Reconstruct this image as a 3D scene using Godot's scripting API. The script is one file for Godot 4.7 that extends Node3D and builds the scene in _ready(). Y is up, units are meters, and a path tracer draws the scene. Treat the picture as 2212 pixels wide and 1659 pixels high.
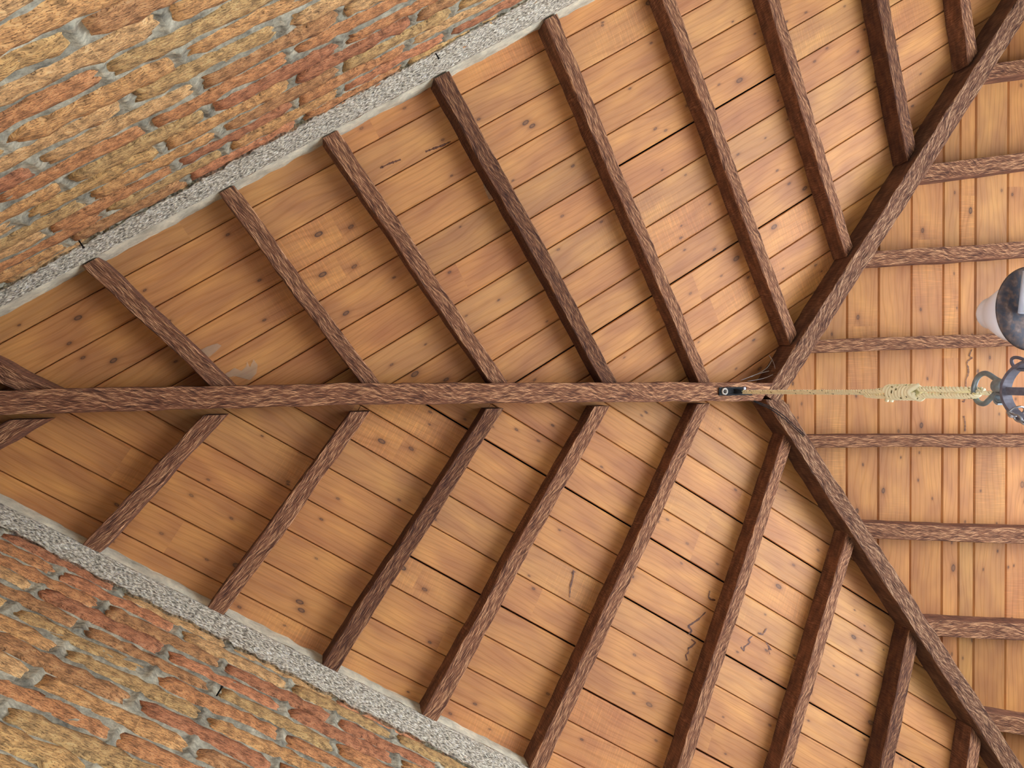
extends Node3D

# The room is measured in rafter spacings ("u"); S turns them into metres, H0 lifts the apex above the floor.
const S := 0.36
const H0 := 4.08
const FLOOR_U := -11.33
# slopes: n = outward plan direction, e = direction along the eave, p = pitch (drop per u)
var SL := {
	"N": {"n": Vector2(-0.52010, 0.85411), "e": Vector2(0.85411, 0.52010), "p": 0.29663, "l": 1.642, "r": 1.958},
	"D": {"n": Vector2(-0.52263, -0.85256), "e": Vector2(0.85256, -0.52263), "p": 0.30134, "l": 1.631, "r": 1.965},
	"R": {"n": Vector2(1, 0), "e": Vector2(0, 1), "p": 0.25778, "l": 1.616, "r": 1.626},
}
# [t eave, r eave, t hip, r hip, width]
var north := [[-5.60, 3.93, -5.30, 3.35, 0.15], [-4.532, 3.911, -4.312, 2.809, 0.125], [-3.484, 3.958, -3.336, 2.216, 0.125], [-2.622, 3.948, -2.379, 1.637, 0.13], [-1.638, 3.947, -1.44, 1.06, 0.135], [-0.621, 3.952, -0.547, 0.496, 0.12], [0.443, 3.558, 0.523, 1.235, 0.12], [1.432, 3.262, 1.484, 0.855, 0.118], [2.597, 2.788, 2.529, 1.417, 0.14], [3.568, 2.392, 3.541, 1.91, 0.135], [4.6, 2.9, 4.57, 2.5, 0.13]]
var south := [[-5.62, 3.93, -5.36, 3.35, 0.14], [-4.551, 3.942, -4.362, 2.722, 0.125], [-3.595, 3.941, -3.424, 2.144, 0.13], [-2.651, 3.906, -2.426, 1.545, 0.13], [-1.77, 3.924, -1.523, 1.005, 0.135], [-0.774, 3.938, -0.564, 0.431, 0.13], [0.487, 3.458, 0.467, 1.051, 0.125], [1.497, 3.066, 1.527, 0.924, 0.125], [2.629, 2.626, 2.595, 1.448, 0.15], [3.678, 2.218, 3.664, 1.991, 0.15], [4.65, 2.9, 4.63, 2.5, 0.14]]
# east slope: t is world z; [t at r=1, t at r=2.5, width]
var east := [[0.555, 0.45, 0.625, 2.5, 0.135], [1.465, 1.05, 1.558, 2.52, 0.155], [2.350, 1.6, 2.460, 2.52, 0.17], [3.385, 2.3, 3.415, 2.52, 0.16], [4.45, 2.9, 4.48, 3.4, 0.16], [-0.436, 0.47, -0.428, 2.53, 0.125], [-1.340, 0.97, -1.404, 2.54, 0.16], [-2.346, 1.62, -2.396, 2.54, 0.174], [-3.308, 2.21, -3.365, 2.55, 0.18], [-4.30, 2.9, -4.36, 3.4, 0.17]]
# resin runs and pale lime splashes on the boards: slope, splash or run, [t, r]
var stains := [
	["R", false, [Vector2(0.459, 2.185), Vector2(0.388, 2.157), Vector2(0.364, 2.188), Vector2(0.329, 2.14), Vector2(0.3, 2.135), Vector2(0.259, 2.149), Vector2(0.194, 2.15), Vector2(0.141, 2.127), Vector2(0.064, 2.125), Vector2(0.017, 2.137), Vector2(-0.042, 2.125), Vector2(-0.101, 2.108), Vector2(-0.092, 2.086)]],
	["R", false, [Vector2(-0.248, 2.104), Vector2(-0.278, 2.115), Vector2(-0.337, 2.121), Vector2(-0.408, 2.119)]],
	["D", false, [Vector2(0.237, 2.051), Vector2(0.246, 2.108), Vector2(0.275, 2.118), Vector2(0.326, 2.101)]],
	["D", false, [Vector2(0.27, 2.242), Vector2(0.234, 2.311), Vector2(0.224, 2.331), Vector2(0.164, 2.41), Vector2(0.139, 2.437), Vector2(0.194, 2.456), Vector2(0.176, 2.501)]],
	["D", false, [Vector2(0.215, 2.527), Vector2(0.273, 2.531), Vector2(0.242, 2.588), Vector2(0.216, 2.614), Vector2(0.237, 2.641), Vector2(0.214, 2.673), Vector2(0.248, 2.709)]],
	["D", false, [Vector2(0.842, 2.207), Vector2(0.803, 2.27), Vector2(0.836, 2.278), Vector2(0.785, 2.346), Vector2(0.798, 2.378), Vector2(0.752, 2.361)]],
	["D", false, [Vector2(0.965, 2.082), Vector2(0.944, 2.154), Vector2(0.888, 2.164)]],
	["D", false, [Vector2(1.003, 2.203), Vector2(1.052, 2.227), Vector2(1.088, 2.241), Vector2(1.049, 2.244), Vector2(1.083, 2.281)]],
	["D", false, [Vector2(-1.136, 2.515), Vector2(-1.113, 2.577), Vector2(-1.105, 2.646), Vector2(-1.072, 2.73)]],
	["N", false, [Vector2(-2.049, 3.615), Vector2(-1.979, 3.607), Vector2(-1.897, 3.594), Vector2(-1.823, 3.591)]],
	["N", false, [Vector2(-2.443, 3.67), Vector2(-2.358, 3.667), Vector2(-2.318, 3.66), Vector2(-2.263, 3.653)]],
	["N", true, [Vector2(-4.346, 2.908), Vector2(-4.289, 2.902), Vector2(-4.243, 2.908), Vector2(-4.213, 2.86), Vector2(-4.164, 2.87), Vector2(-4.135, 2.903), Vector2(-4.141, 2.851), Vector2(-4.085, 2.89), Vector2(-4.082, 2.834), Vector2(-4.13, 2.783), Vector2(-4.198, 2.765), Vector2(-4.28, 2.853), Vector2(-4.339, 2.867)]],
	["N", true, [Vector2(-4.385, 3.154), Vector2(-4.315, 3.147), Vector2(-4.244, 3.133), Vector2(-4.225, 3.1), Vector2(-4.291, 3.083), Vector2(-4.353, 3.071), Vector2(-4.372, 3.103)]],
	["N", true, [Vector2(-1.718, 3.24), Vector2(-1.717, 3.198), Vector2(-1.716, 3.143), Vector2(-1.708, 3.041), Vector2(-1.742, 3.051), Vector2(-1.734, 3.152)]],
]
const BO := 0.21        # boards above the rafters' undersides
const WALL := 4.0       # plan distance of the brick faces from the apex
var rng := RandomNumberGenerator.new()
var noise := FastNoiseLite.new()
var M := {}
var names := {}

func _ready() -> void:
	rng.seed = 7
	noise.seed = 11
	noise.frequency = 1.0
	# ---- camera
	var cam := Camera3D.new()
	cam.name = "camera"
	var right := Vector3(0.973337, -0.229343, -0.0041)
	var fwd := Vector3(0.22861, 0.97340, -0.01489).normalized()
	right = (right - fwd * right.dot(fwd)).normalized()
	var up := right.cross(-fwd) * -1.0
	cam.transform = Transform3D(Basis(right, up, -fwd), W(Vector3(-4.36489, -7.02806, 0.22829)))
	cam.fov = 53.768
	cam.near = 0.02
	cam.far = 200.0
	add_child(cam)
	cam.current = true
	# ---- sky, sun, exposure
	var sky_m := ProceduralSkyMaterial.new()
	sky_m.sky_top_color = Color(0.42, 0.58, 0.86)
	sky_m.sky_horizon_color = Color(0.82, 0.87, 0.92)
	sky_m.ground_bottom_color = Color(0.45, 0.43, 0.40)
	sky_m.ground_horizon_color = Color(0.70, 0.70, 0.68)
	sky_m.sky_energy_multiplier = 1.6
	sky_m.sun_angle_max = 0.0
	var sky := Sky.new()
	sky.sky_material = sky_m
	var env := Environment.new()
	env.background_mode = Environment.BG_SKY
	env.sky = sky
	env.tonemap_mode = Environment.TONE_MAPPER_LINEAR
	env.tonemap_exposure = 2.0
	env.sdfgi_enabled = true
	env.ssao_enabled = true
	env.ssil_enabled = true
	var we := WorldEnvironment.new()
	we.name = "world_environment"
	we.environment = env
	add_child(we)
	var sun := DirectionalLight3D.new()
	sun.name = "sun"
	sun.light_color = Color(0.97, 0.98, 1.0)
	sun.light_energy = 5.0
	sun.shadow_enabled = true
	sun.light_angular_distance = 0.6
	add_child(sun)
	sun.look_at_from_position(Vector3(1.3, 8.0, 0.2), Vector3.ZERO)
	make_materials()
	build_shell()
	build_ceiling()
	build_beams()
	build_details()
	build_chandelier()

# ------------------------------------------------------------------ helpers
func W(v: Vector3) -> Vector3:
	return v * S + Vector3(0, H0, 0)

func pt(k: String, t: float, r: float, off := 0.0) -> Vector3:
	var q: Vector2 = SL[k].n * r + SL[k].e * t
	return W(Vector3(q.x, off - SL[k].p * r, q.y))

func wp(k: String, t: float, y: float, d := WALL) -> Vector3:
	var q: Vector2 = SL[k].n * d + SL[k].e * t
	return W(Vector3(q.x, y, q.y))

func numbered(called: String) -> String:
	if not names.has(called):
		names[called] = 0
		return called
	names[called] += 1
	return "%s_%03d" % [called, names[called]]

func new_st() -> SurfaceTool:
	var st := SurfaceTool.new()
	st.begin(Mesh.PRIMITIVE_TRIANGLES)
	return st

func mesh_of(st: SurfaceTool) -> ArrayMesh:
	st.generate_normals()
	return st.commit()

func obj(called: String, mesh: Mesh, mat: Material, parent: Node = null) -> MeshInstance3D:
	var o := MeshInstance3D.new()
	o.mesh = mesh
	o.material_override = mat
	o.cast_shadow = GeometryInstance3D.SHADOW_CASTING_SETTING_ON
	if parent == null:
		o.name = numbered(called)
		add_child(o)
	else:
		o.name = called
		parent.add_child(o, true)
	return o

func tag(o: Node, label: String, category: String, group := "", kind := "") -> Node:
	o.set_meta("label", label)
	o.set_meta("category", category)
	if group != "":
		o.set_meta("group", group)
	if kind != "":
		o.set_meta("kind", kind)
	return o

func base(called: String, at := Vector3.ZERO) -> Node3D:
	var o := Node3D.new()
	o.name = numbered(called)
	o.position = at
	add_child(o)
	return o

# a triangle whose front looks towards n
func tri(st: SurfaceTool, a: Vector3, b: Vector3, c: Vector3, n: Vector3, ua := Vector2.ZERO, ub := Vector2.ZERO, uc := Vector2.ZERO) -> void:
	if (b - a).cross(c - a).dot(n) > 0.0:
		var q := b
		b = c
		c = q
		var w := ub
		ub = uc
		uc = w
	st.set_uv(ua)
	st.add_vertex(a)
	st.set_uv(ub)
	st.add_vertex(b)
	st.set_uv(uc)
	st.add_vertex(c)

func quad(st: SurfaceTool, a: Vector3, b: Vector3, c: Vector3, d: Vector3, n: Vector3, ua := Vector2.ZERO, ub := Vector2.ZERO, uc := Vector2.ZERO, ud := Vector2.ZERO) -> void:
	tri(st, a, b, c, n, ua, ub, uc)
	tri(st, a, c, d, n, ua, uc, ud)

# rows of points -> quads; n gives the side the front looks to (away from centre line if radial)
func grid(st: SurfaceTool, rows: Array, uvs: Array, n: Vector3) -> void:
	for i in rows.size() - 1:
		var p0: PackedVector3Array = rows[i]
		var p1: PackedVector3Array = rows[i + 1]
		var u0: PackedVector2Array = uvs[i]
		var u1: PackedVector2Array = uvs[i + 1]
		for j in p0.size() - 1:
			quad(st, p0[j], p0[j + 1], p1[j + 1], p1[j], n, u0[j], u0[j + 1], u1[j + 1], u1[j])

func box(st: SurfaceTool, c: Vector3, x: Vector3, y: Vector3, z: Vector3) -> void:
	for s in [1.0, -1.0]:
		quad(st, c + x * s - y - z, c + x * s + y - z, c + x * s + y + z, c + x * s - y + z, x * s)
		quad(st, c + y * s - x - z, c + y * s + x - z, c + y * s + x + z, c + y * s - x + z, y * s)
		quad(st, c + z * s - x - y, c + z * s + x - y, c + z * s + x + y, c + z * s - x + y, z * s)

# round tube along points
func tube(st: SurfaceTool, pts: PackedVector3Array, rad: float, sides := 8, caps := true, radii := PackedFloat32Array(), vrep := 1.0) -> void:
	var rows := []
	var uvs := []
	var d0 := (pts[1] - pts[0]).normalized()
	var side := d0.cross(Vector3.UP if absf(d0.y) < 0.9 else Vector3.RIGHT).normalized()
	var run := 0.0
	st.set_smooth_group(0)
	for i in pts.size():
		var d := (pts[mini(i + 1, pts.size() - 1)] - pts[maxi(i - 1, 0)]).normalized()
		side = (side - d * side.dot(d)).normalized()
		var b := d.cross(side)
		var row := PackedVector3Array()
		var uv := PackedVector2Array()
		var rr := rad if radii.is_empty() else radii[i]
		if i > 0:
			run += pts[i].distance_to(pts[i - 1])
		for j in sides + 1:
			var a := TAU * j / sides
			row.append(pts[i] + (side * cos(a) + b * sin(a)) * rr)
			uv.append(Vector2(run * vrep, float(j) / sides))
		rows.append(row)
		uvs.append(uv)
	for i in rows.size() - 1:
		for j in sides:
			var m: Vector3 = (rows[i][j] + rows[i][j + 1]) * 0.5 - (pts[i] + pts[i + 1]) * 0.5 + (rows[i + 1][j] - rows[i][j]) * 0.5
			quad(st, rows[i][j], rows[i][j + 1], rows[i + 1][j + 1], rows[i + 1][j], m, uvs[i][j], uvs[i][j + 1], uvs[i + 1][j + 1], uvs[i + 1][j])
	if caps:
		var l := pts.size() - 1
		for j in sides:
			tri(st, pts[0], rows[0][j], rows[0][j + 1], pts[0] - pts[1])
			tri(st, pts[l], rows[l][j], rows[l][j + 1], pts[l] - pts[l - 1])

# surface of revolution about axis through c; prof = [radius, height]
func lathe(st: SurfaceTool, c: Vector3, ax: Vector3, prof: Array, sides := 32) -> void:
	var s := ax.cross(Vector3.RIGHT if absf(ax.x) < 0.9 else Vector3.UP).normalized()
	var b := ax.cross(s)
	st.set_smooth_group(0)
	for i in prof.size() - 1:
		var a0: Vector2 = prof[i]
		var a1: Vector2 = prof[i + 1]
		for j in sides:
			var f0 := TAU * j / sides
			var f1 := TAU * (j + 1) / sides
			var d0 := s * cos(f0) + b * sin(f0)
			var d1 := s * cos(f1) + b * sin(f1)
			var out := (d0 + d1) * (a1.y - a0.y) - ax * (a1.x - a0.x) * 2.0
			quad(st, c + d0 * a0.x + ax * a0.y, c + d1 * a0.x + ax * a0.y, c + d1 * a1.x + ax * a1.y, c + d0 * a1.x + ax * a1.y, out, Vector2(float(j) / sides, a0.y), Vector2(float(j + 1) / sides, a0.y), Vector2(float(j + 1) / sides, a1.y), Vector2(float(j) / sides, a1.y))

# ------------------------------------------------------------------ materials
func std(c: Color, rough := 0.85, metal := 0.0) -> StandardMaterial3D:
	var m := StandardMaterial3D.new()
	m.albedo_color = c
	m.roughness = rough
	m.metallic = metal
	return m

func tex(img: Image) -> ImageTexture:
	img.generate_mipmaps()
	return ImageTexture.create_from_image(img)

func put(d: PackedByteArray, at: int, r: float, g: float, b: float) -> void:
	d[at] = clampi(int(r), 0, 255)
	d[at + 1] = clampi(int(g), 0, 255)
	d[at + 2] = clampi(int(b), 0, 255)

func fbm(freq: float, sd: int, oct := 3) -> FastNoiseLite:
	var f := FastNoiseLite.new()
	f.seed = sd
	f.frequency = freq
	f.noise_type = FastNoiseLite.TYPE_SIMPLEX
	f.fractal_type = FastNoiseLite.FRACTAL_FBM
	f.fractal_octaves = oct
	return f

# eight strips of knotty pine, one above the other
func pine_texture() -> Image:
	var w := 2048
	var h := 1024
	var d := PackedByteArray()
	d.resize(w * h * 3)
	var wob := fbm(0.0016, 3, 2)
	var fine := fbm(0.02, 5, 2)
	var blot := fbm(0.004, 8, 3)
	var r := RandomNumberGenerator.new()
	r.seed = 21
	for s in 8:
		var knots := []
		for q in r.randi_range(9, 15):
			var big := r.randf() < 0.17
			knots.append([r.randf_range(20, w - 20), r.randf_range(10, 118), r.randf_range(6.0, 9.5) if big else r.randf_range(2.4, 4.4), r.randf_range(0.7, 1.0), r.randf_range(-0.3, 0.3)])
		var warm := r.randf_range(-1.0, 1.0)
		var centre := r.randf_range(-40.0, 170.0)
		var tight := r.randf_range(0.055, 0.095)
		var saw0 := r.randf_range(0, w)
		for y in 128:
			for x in w:
				var yy := float(y)
				var dark := 0.0
				var halo := 0.0
				for k in knots:
					var dx: float = x - k[0]
					if absf(dx) > k[2] * 9.0:
						continue
					var dy: float = y - k[1]
					var rad: float = k[2]
					var e := sqrt(dx * dx * 0.72 + dy * dy * 1.2 + dx * dy * k[4]) / rad
					yy += signf(dy) * rad * 1.3 * exp(-dx * dx / (rad * rad * 9.0)) * exp(-absf(dy) / (rad * 3.0))
					if e < 1.0:
						dark = maxf(dark, k[3] * (0.62 + 0.38 * smoothstep(0.45, 0.9, e)) * (1.0 - 0.3 * smoothstep(0.93, 1.0, e)))
					else:
						halo = maxf(halo, k[3] * exp(-(e - 1.0) * 1.1))
				var u := yy - centre + 26.0 * wob.get_noise_2d(x, yy * 2.2 + s * 700.0)
				var ring := sin(absf(u) * tight * TAU * 0.55 + 1.6 * wob.get_noise_2d(x * 2.0, s * 333.0))
				var line := pow(maxf(0.0, ring), 3.0)
				var f := fine.get_noise_2d(x * 0.35, yy * 11.0 + s * 1500.0)
				var bl := blot.get_noise_2d(x, y * 1.7 + s * 900.0)
				var t := 1.0 - 0.045 * line + 0.045 * f + 0.10 * bl
				# cross saw marks in some stretches
				var sw := absf(fposmod(x - saw0, float(w)))
				if sw < 330.0:
					t += 0.07 * sin(PI * sw / 330.0) * maxf(0.0, fine.get_noise_2d(x * 13.0, y * 0.35)) * 2.0
				var cr := 206.0 * t + warm * 4.0
				var cg := 143.0 * t * (1.0 - 0.03 * line) - warm * 3.0 + 5.0 * bl
				var cb := 82.0 * t * (1.0 - 0.10 * line) - warm * 4.0
				var hh := 1.0 - 0.22 * halo
				cr *= hh
				cg *= hh * (1.0 - 0.06 * halo)
				cb *= hh * (1.0 - 0.10 * halo)
				if dark > 0.0:
					cr = lerpf(cr, 92.0, dark)
					cg = lerpf(cg, 62.0, dark)
					cb = lerpf(cb, 42.0, dark)
				put(d, ((s * 128 + y) * w + x) * 3, cr, cg, cb)
	return Image.create_from_data(w, h, false, Image.FORMAT_RGB8, d)

# upper half: fuzzy split fibres of a rough-sawn face; lower half: cross saw marks of the sides
func beam_textures() -> Array:
	var w := 2048
	var h := 256
	var hgt := PackedFloat32Array()
	hgt.resize(w * h)
	var a := fbm(0.006, 31, 3)
	var b := fbm(0.03, 32, 3)
	for y in 128:
		for x in w:
			hgt[y * w + x] = 0.42 + 0.16 * a.get_noise_2d(x * 0.6, y * 4.0) + 0.16 * b.get_noise_2d(x * 0.35, y * 3.2)
	for y in 128:
		for x in w:
			var band := 0.5 + 0.5 * a.get_noise_2d(x * 0.5 + 9000.0, 40.0)
			hgt[(y + 128) * w + x] = 0.36 + 0.15 * a.get_noise_2d(x * 0.5, y * 3.0 + 900.0) + (0.10 + 0.22 * band) * b.get_noise_2d(x * 4.5, y * 0.35 + 500.0)
	var r := RandomNumberGenerator.new()
	r.seed = 5
	for q in 2300:
		var x := r.randf_range(0, w)
		var y := r.randf_range(0, 127)
		var zone := a.get_noise_2d(x * 0.35 + 4000.0, 7.0)
		var ang := 0.10 + 0.30 * zone + r.randf_range(-0.10, 0.10)
		var n := r.randi_range(50, 200)
		var curve := r.randf_range(-0.003, 0.003)
		var amp := r.randf_range(0.10, 0.42) * (1.0 if r.randf() < 0.62 else -0.75)
		var wide := r.randi_range(2, 4)
		for i in n:
			var px := posmod(int(x), w)
			var py := int(y)
			var fade := sin(PI * (i + 0.5) / n)
			for k in wide:
				if py + k >= 0 and py + k < 128:
					hgt[(py + k) * w + px] += amp * fade * 0.46
			x += cos(ang)
			y += sin(ang)
			ang += curve
	var col := PackedByteArray()
	col.resize(w * h * 3)
	var gray := PackedByteArray()
	gray.resize(w * h)
	for i in w * h:
		var v := clampf(hgt[i], 0.0, 1.0)
		gray[i] = int(v * 255.0)
		var lit := smoothstep(0.46, 0.80, v)
		var base_r := lerpf(78.0, 146.0, smoothstep(0.05, 0.6, v))
		var base_g := lerpf(50.0, 103.0, smoothstep(0.05, 0.6, v))
		var base_b := lerpf(35.0, 74.0, smoothstep(0.05, 0.6, v))
		put(col, i * 3, lerpf(base_r, 226.0, lit), lerpf(base_g, 184.0, lit), lerpf(base_b, 140.0, lit))
	return [Image.create_from_data(w, h, false, Image.FORMAT_RGB8, col), Image.create_from_data(w, h, false, Image.FORMAT_L8, gray)]

# speckled grey: kind 0 bush-hammered concrete, 1 mortar, 2 lime mortar strip
func grey_textures(kind: int) -> Array:
	var w := 512
	var col := PackedByteArray()
	col.resize(w * w * 3)
	var gray := PackedByteArray()
	gray.resize(w * w)
	var a := fbm(0.075 if kind == 0 else 0.06, 60 + kind, 3)
	var b := fbm(0.012, 70 + kind, 3)
	var c := fbm(0.25, 80 + kind, 2)
	for y in w:
		for x in w:
			var n := a.get_noise_2d(x, y)
			var m := b.get_noise_2d(x, y)
			var f := c.get_noise_2d(x, y)
			var v := 0.5 + 0.5 * n + 0.25 * f
			var t := 0.0
			if kind == 0:
				t = 0.64 + 0.75 * n + 0.30 * f + 0.10 * m
				put(col, (y * w + x) * 3, 230.0 * t + 42.0, 222.0 * t + 39.0, 194.0 * t + 31.0)
			elif kind == 1:
				t = 0.80 + 0.22 * n + 0.12 * f + 0.30 * m
				put(col, (y * w + x) * 3, 196.0 * t, 189.0 * t, 160.0 * t)
			else:
				t = 0.92 + 0.10 * n + 0.05 * f + 0.22 * m
				put(col, (y * w + x) * 3, 222.0 * t, 212.0 * t, 180.0 * t)
			gray[y * w + x] = clampi(int(v * 255.0), 0, 255)
	return [Image.create_from_data(w, w, false, Image.FORMAT_RGB8, col), Image.create_from_data(w, w, false, Image.FORMAT_L8, gray)]

# fired clay with drag marks, pits and pale chips
func brick_textures() -> Array:
	var w := 1024
	var h := 512
	var col := PackedByteArray()
	col.resize(w * h * 3)
	var gray := PackedByteArray()
	gray.resize(w * h)
	var a := fbm(0.03, 91, 4)
	var b := fbm(0.009, 92, 3)
	var c := fbm(0.05, 93, 2)
	for y in h:
		for x in w:
			var drag := a.get_noise_2d(x * 0.45 + y * 0.2, y * 1.9)
			var pit := 0.6 * smoothstep(0.42, 0.66, c.get_noise_2d(x * 0.8, y * 1.6))
			var chip := smoothstep(0.42, 0.52, c.get_noise_2d(x * 0.35 + 700.0, y * 2.1 + 900.0)) * smoothstep(0.10, 0.30, b.get_noise_2d(x + 3000.0, y))
			var m := b.get_noise_2d(x, y)
			var t := 0.92 + 0.26 * drag + 0.22 * m
			var cr := 250.0 * t * (1.0 - 0.5 * pit)
			var cg := 236.0 * t * (1.0 - 0.55 * pit)
			var cb := 222.0 * t * (1.0 - 0.55 * pit)
			cr = lerpf(cr, 255.0, chip * 0.9)
			cg = lerpf(cg, 255.0, chip * 0.9)
			cb = lerpf(cb, 250.0, chip * 0.9)
			put(col, (y * w + x) * 3, cr, cg, cb)
			gray[y * w + x] = clampi(int((0.5 + 0.5 * drag - 0.5 * pit + 0.2 * chip) * 255.0), 0, 255)
	return [Image.create_from_data(w, h, false, Image.FORMAT_RGB8, col), Image.create_from_data(w, h, false, Image.FORMAT_L8, gray)]

func relief(m: StandardMaterial3D, t: Texture2D, scale_cm: float) -> void:
	m.heightmap_enabled = true
	m.heightmap_texture = t
	m.heightmap_scale = scale_cm

func make_materials() -> void:
	var pine := tex(pine_texture())
	var m := std(Color(1, 1, 1), 0.62)
	m.albedo_texture = pine
	m.vertex_color_use_as_albedo = true
	M.pine = m
	var bt := beam_textures()
	var bc := tex(bt[0])
	var bg := tex(bt[1])
	m = std(Color(1.0, 0.93, 0.88), 0.9)
	m.albedo_texture = bc
	relief(m, bg, 0.35)
	M.beam = m
	m = std(Color(0.80, 0.72, 0.66), 0.9)
	m.albedo_texture = bc
	relief(m, bg, 0.35)
	M.beam_dark = m
	m = std(Color(0.90, 0.87, 0.86), 0.95)
	m.albedo_texture = bc
	relief(m, bg, 0.35)
	M.beam_light = m
	M.deck = std(Color(0.05, 0.032, 0.022), 0.95)
	for k in 3:
		var g := grey_textures(k)
		m = std(Color(1, 1, 1), 0.95)
		m.albedo_texture = tex(g[0])
		relief(m, tex(g[1]), [0.3, 0.12, 0.08][k])
		m.uv1_triplanar = true
		m.uv1_world_triplanar = true
		m.uv1_scale = Vector3.ONE * [2.1, 2.4, 1.6][k]
		M[["concrete", "mortar", "lime"][k]] = m
	var br := brick_textures()
	var brc := tex(br[0])
	var brg := tex(br[1])
	var tints := [Color(0.90, 0.71, 0.47), Color(0.87, 0.64, 0.43), Color(0.89, 0.74, 0.49), Color(0.81, 0.62, 0.42), Color(0.89, 0.63, 0.45), Color(0.85, 0.72, 0.49), Color(0.80, 0.56, 0.40), Color(0.92, 0.76, 0.53)]
	M.brick = []
	for c in tints:
		m = std(c, 0.93)
		m.albedo_texture = brc
		relief(m, brg, 0.16)
		M.brick.append(m)
	M.floor = std(Color(0.50, 0.48, 0.46), 0.8)
	M.ground = std(Color(0.86, 0.86, 0.85), 0.9)
	M.plaster = std(Color(0.80, 0.77, 0.70), 0.9)
	M.rope = rope_material()
	M.iron = iron_material(Color(0.46, 0.44, 0.46), 0.55, 0.08)
	M.steel = iron_material(Color(0.56, 0.60, 0.59), 0.38, 0.35)
	M.chain = std(Color(0.66, 0.65, 0.64), 0.32, 0.8)
	M.pan = pan_material()
	M.glass = std(Color(0.98, 0.98, 0.99), 0.25)
	M.glass.backlight = Color(0.5, 0.5, 0.5)
	M.glass.backlight_enabled = true
	M.sleeve = std(Color(0.84, 0.85, 0.88), 0.5)
	M.bolt = std(Color(0.34, 0.31, 0.28), 0.5, 0.4)
	M.black = std(Color(0.05, 0.06, 0.055), 0.8)
	M.wire = std(Color(0.015, 0.013, 0.013), 0.85)
	M.nail = std(Color(0.03, 0.025, 0.022), 0.6, 0.4)
	M.ring = std(Color(0.86, 0.83, 0.77), 0.45)
	M.resin = std(Color(0.42, 0.24, 0.15, 0.75), 0.5)
	M.resin.transparency = BaseMaterial3D.TRANSPARENCY_ALPHA
	M.splash = std(Color(0.80, 0.74, 0.62, 0.38), 0.9)
	M.splash.transparency = BaseMaterial3D.TRANSPARENCY_ALPHA
	M.web = std(Color(0.62, 0.58, 0.54), 1.0)
	M.dust = std(Color(0.36, 0.32, 0.28), 1.0)

func rope_material() -> StandardMaterial3D:
	var w := 256
	var img := Image.create(w, 64, false, Image.FORMAT_RGB8)
	img.fill(Color8(255, 244, 198))
	var r := RandomNumberGenerator.new()
	r.seed = 77
	for q in 26:
		var x := r.randi_range(0, w - 9)
		var y := r.randi_range(0, 58)
		img.fill_rect(Rect2i(x, y, r.randi_range(3, 6), r.randi_range(4, 8)), Color8(96, 84, 34) if r.randf() < 0.6 else Color8(214, 200, 120))
	var m := std(Color(1, 1, 1), 0.75)
	m.albedo_texture = tex(img)
	return m

func iron_material(c: Color, rough: float, metal: float) -> StandardMaterial3D:
	var f := FastNoiseLite.new()
	f.seed = 4
	f.frequency = 0.03
	f.fractal_octaves = 4
	var t := NoiseTexture2D.new()
	t.width = 256
	t.height = 256
	t.seamless = true
	t.noise = f
	var g := Gradient.new()
	g.set_color(0, Color(0.78, 0.76, 0.76))
	g.set_color(1, Color(1, 1, 1))
	t.color_ramp = g
	var m := std(c, rough, metal)
	m.albedo_texture = t
	m.uv1_triplanar = true
	m.uv1_scale = Vector3.ONE * 9.0
	return m

func pan_material() -> StandardMaterial3D:
	var f := FastNoiseLite.new()
	f.seed = 14
	f.frequency = 0.022
	f.fractal_octaves = 5
	var t := NoiseTexture2D.new()
	t.width = 512
	t.height = 512
	t.seamless = true
	t.noise = f
	var g := Gradient.new()
	g.offsets = PackedFloat32Array([0.0, 0.42, 0.58, 0.72, 1.0])
	g.colors = PackedColorArray([Color(0.16, 0.16, 0.18), Color(0.24, 0.23, 0.25), Color(0.36, 0.28, 0.23), Color(0.42, 0.33, 0.27), Color(0.55, 0.47, 0.42)])
	t.color_ramp = g
	var m := std(Color(1, 1, 1), 0.55, 0.15)
	m.albedo_texture = t
	m.uv1_triplanar = true
	m.uv1_scale = Vector3.ONE * 4.0
	return m

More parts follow.
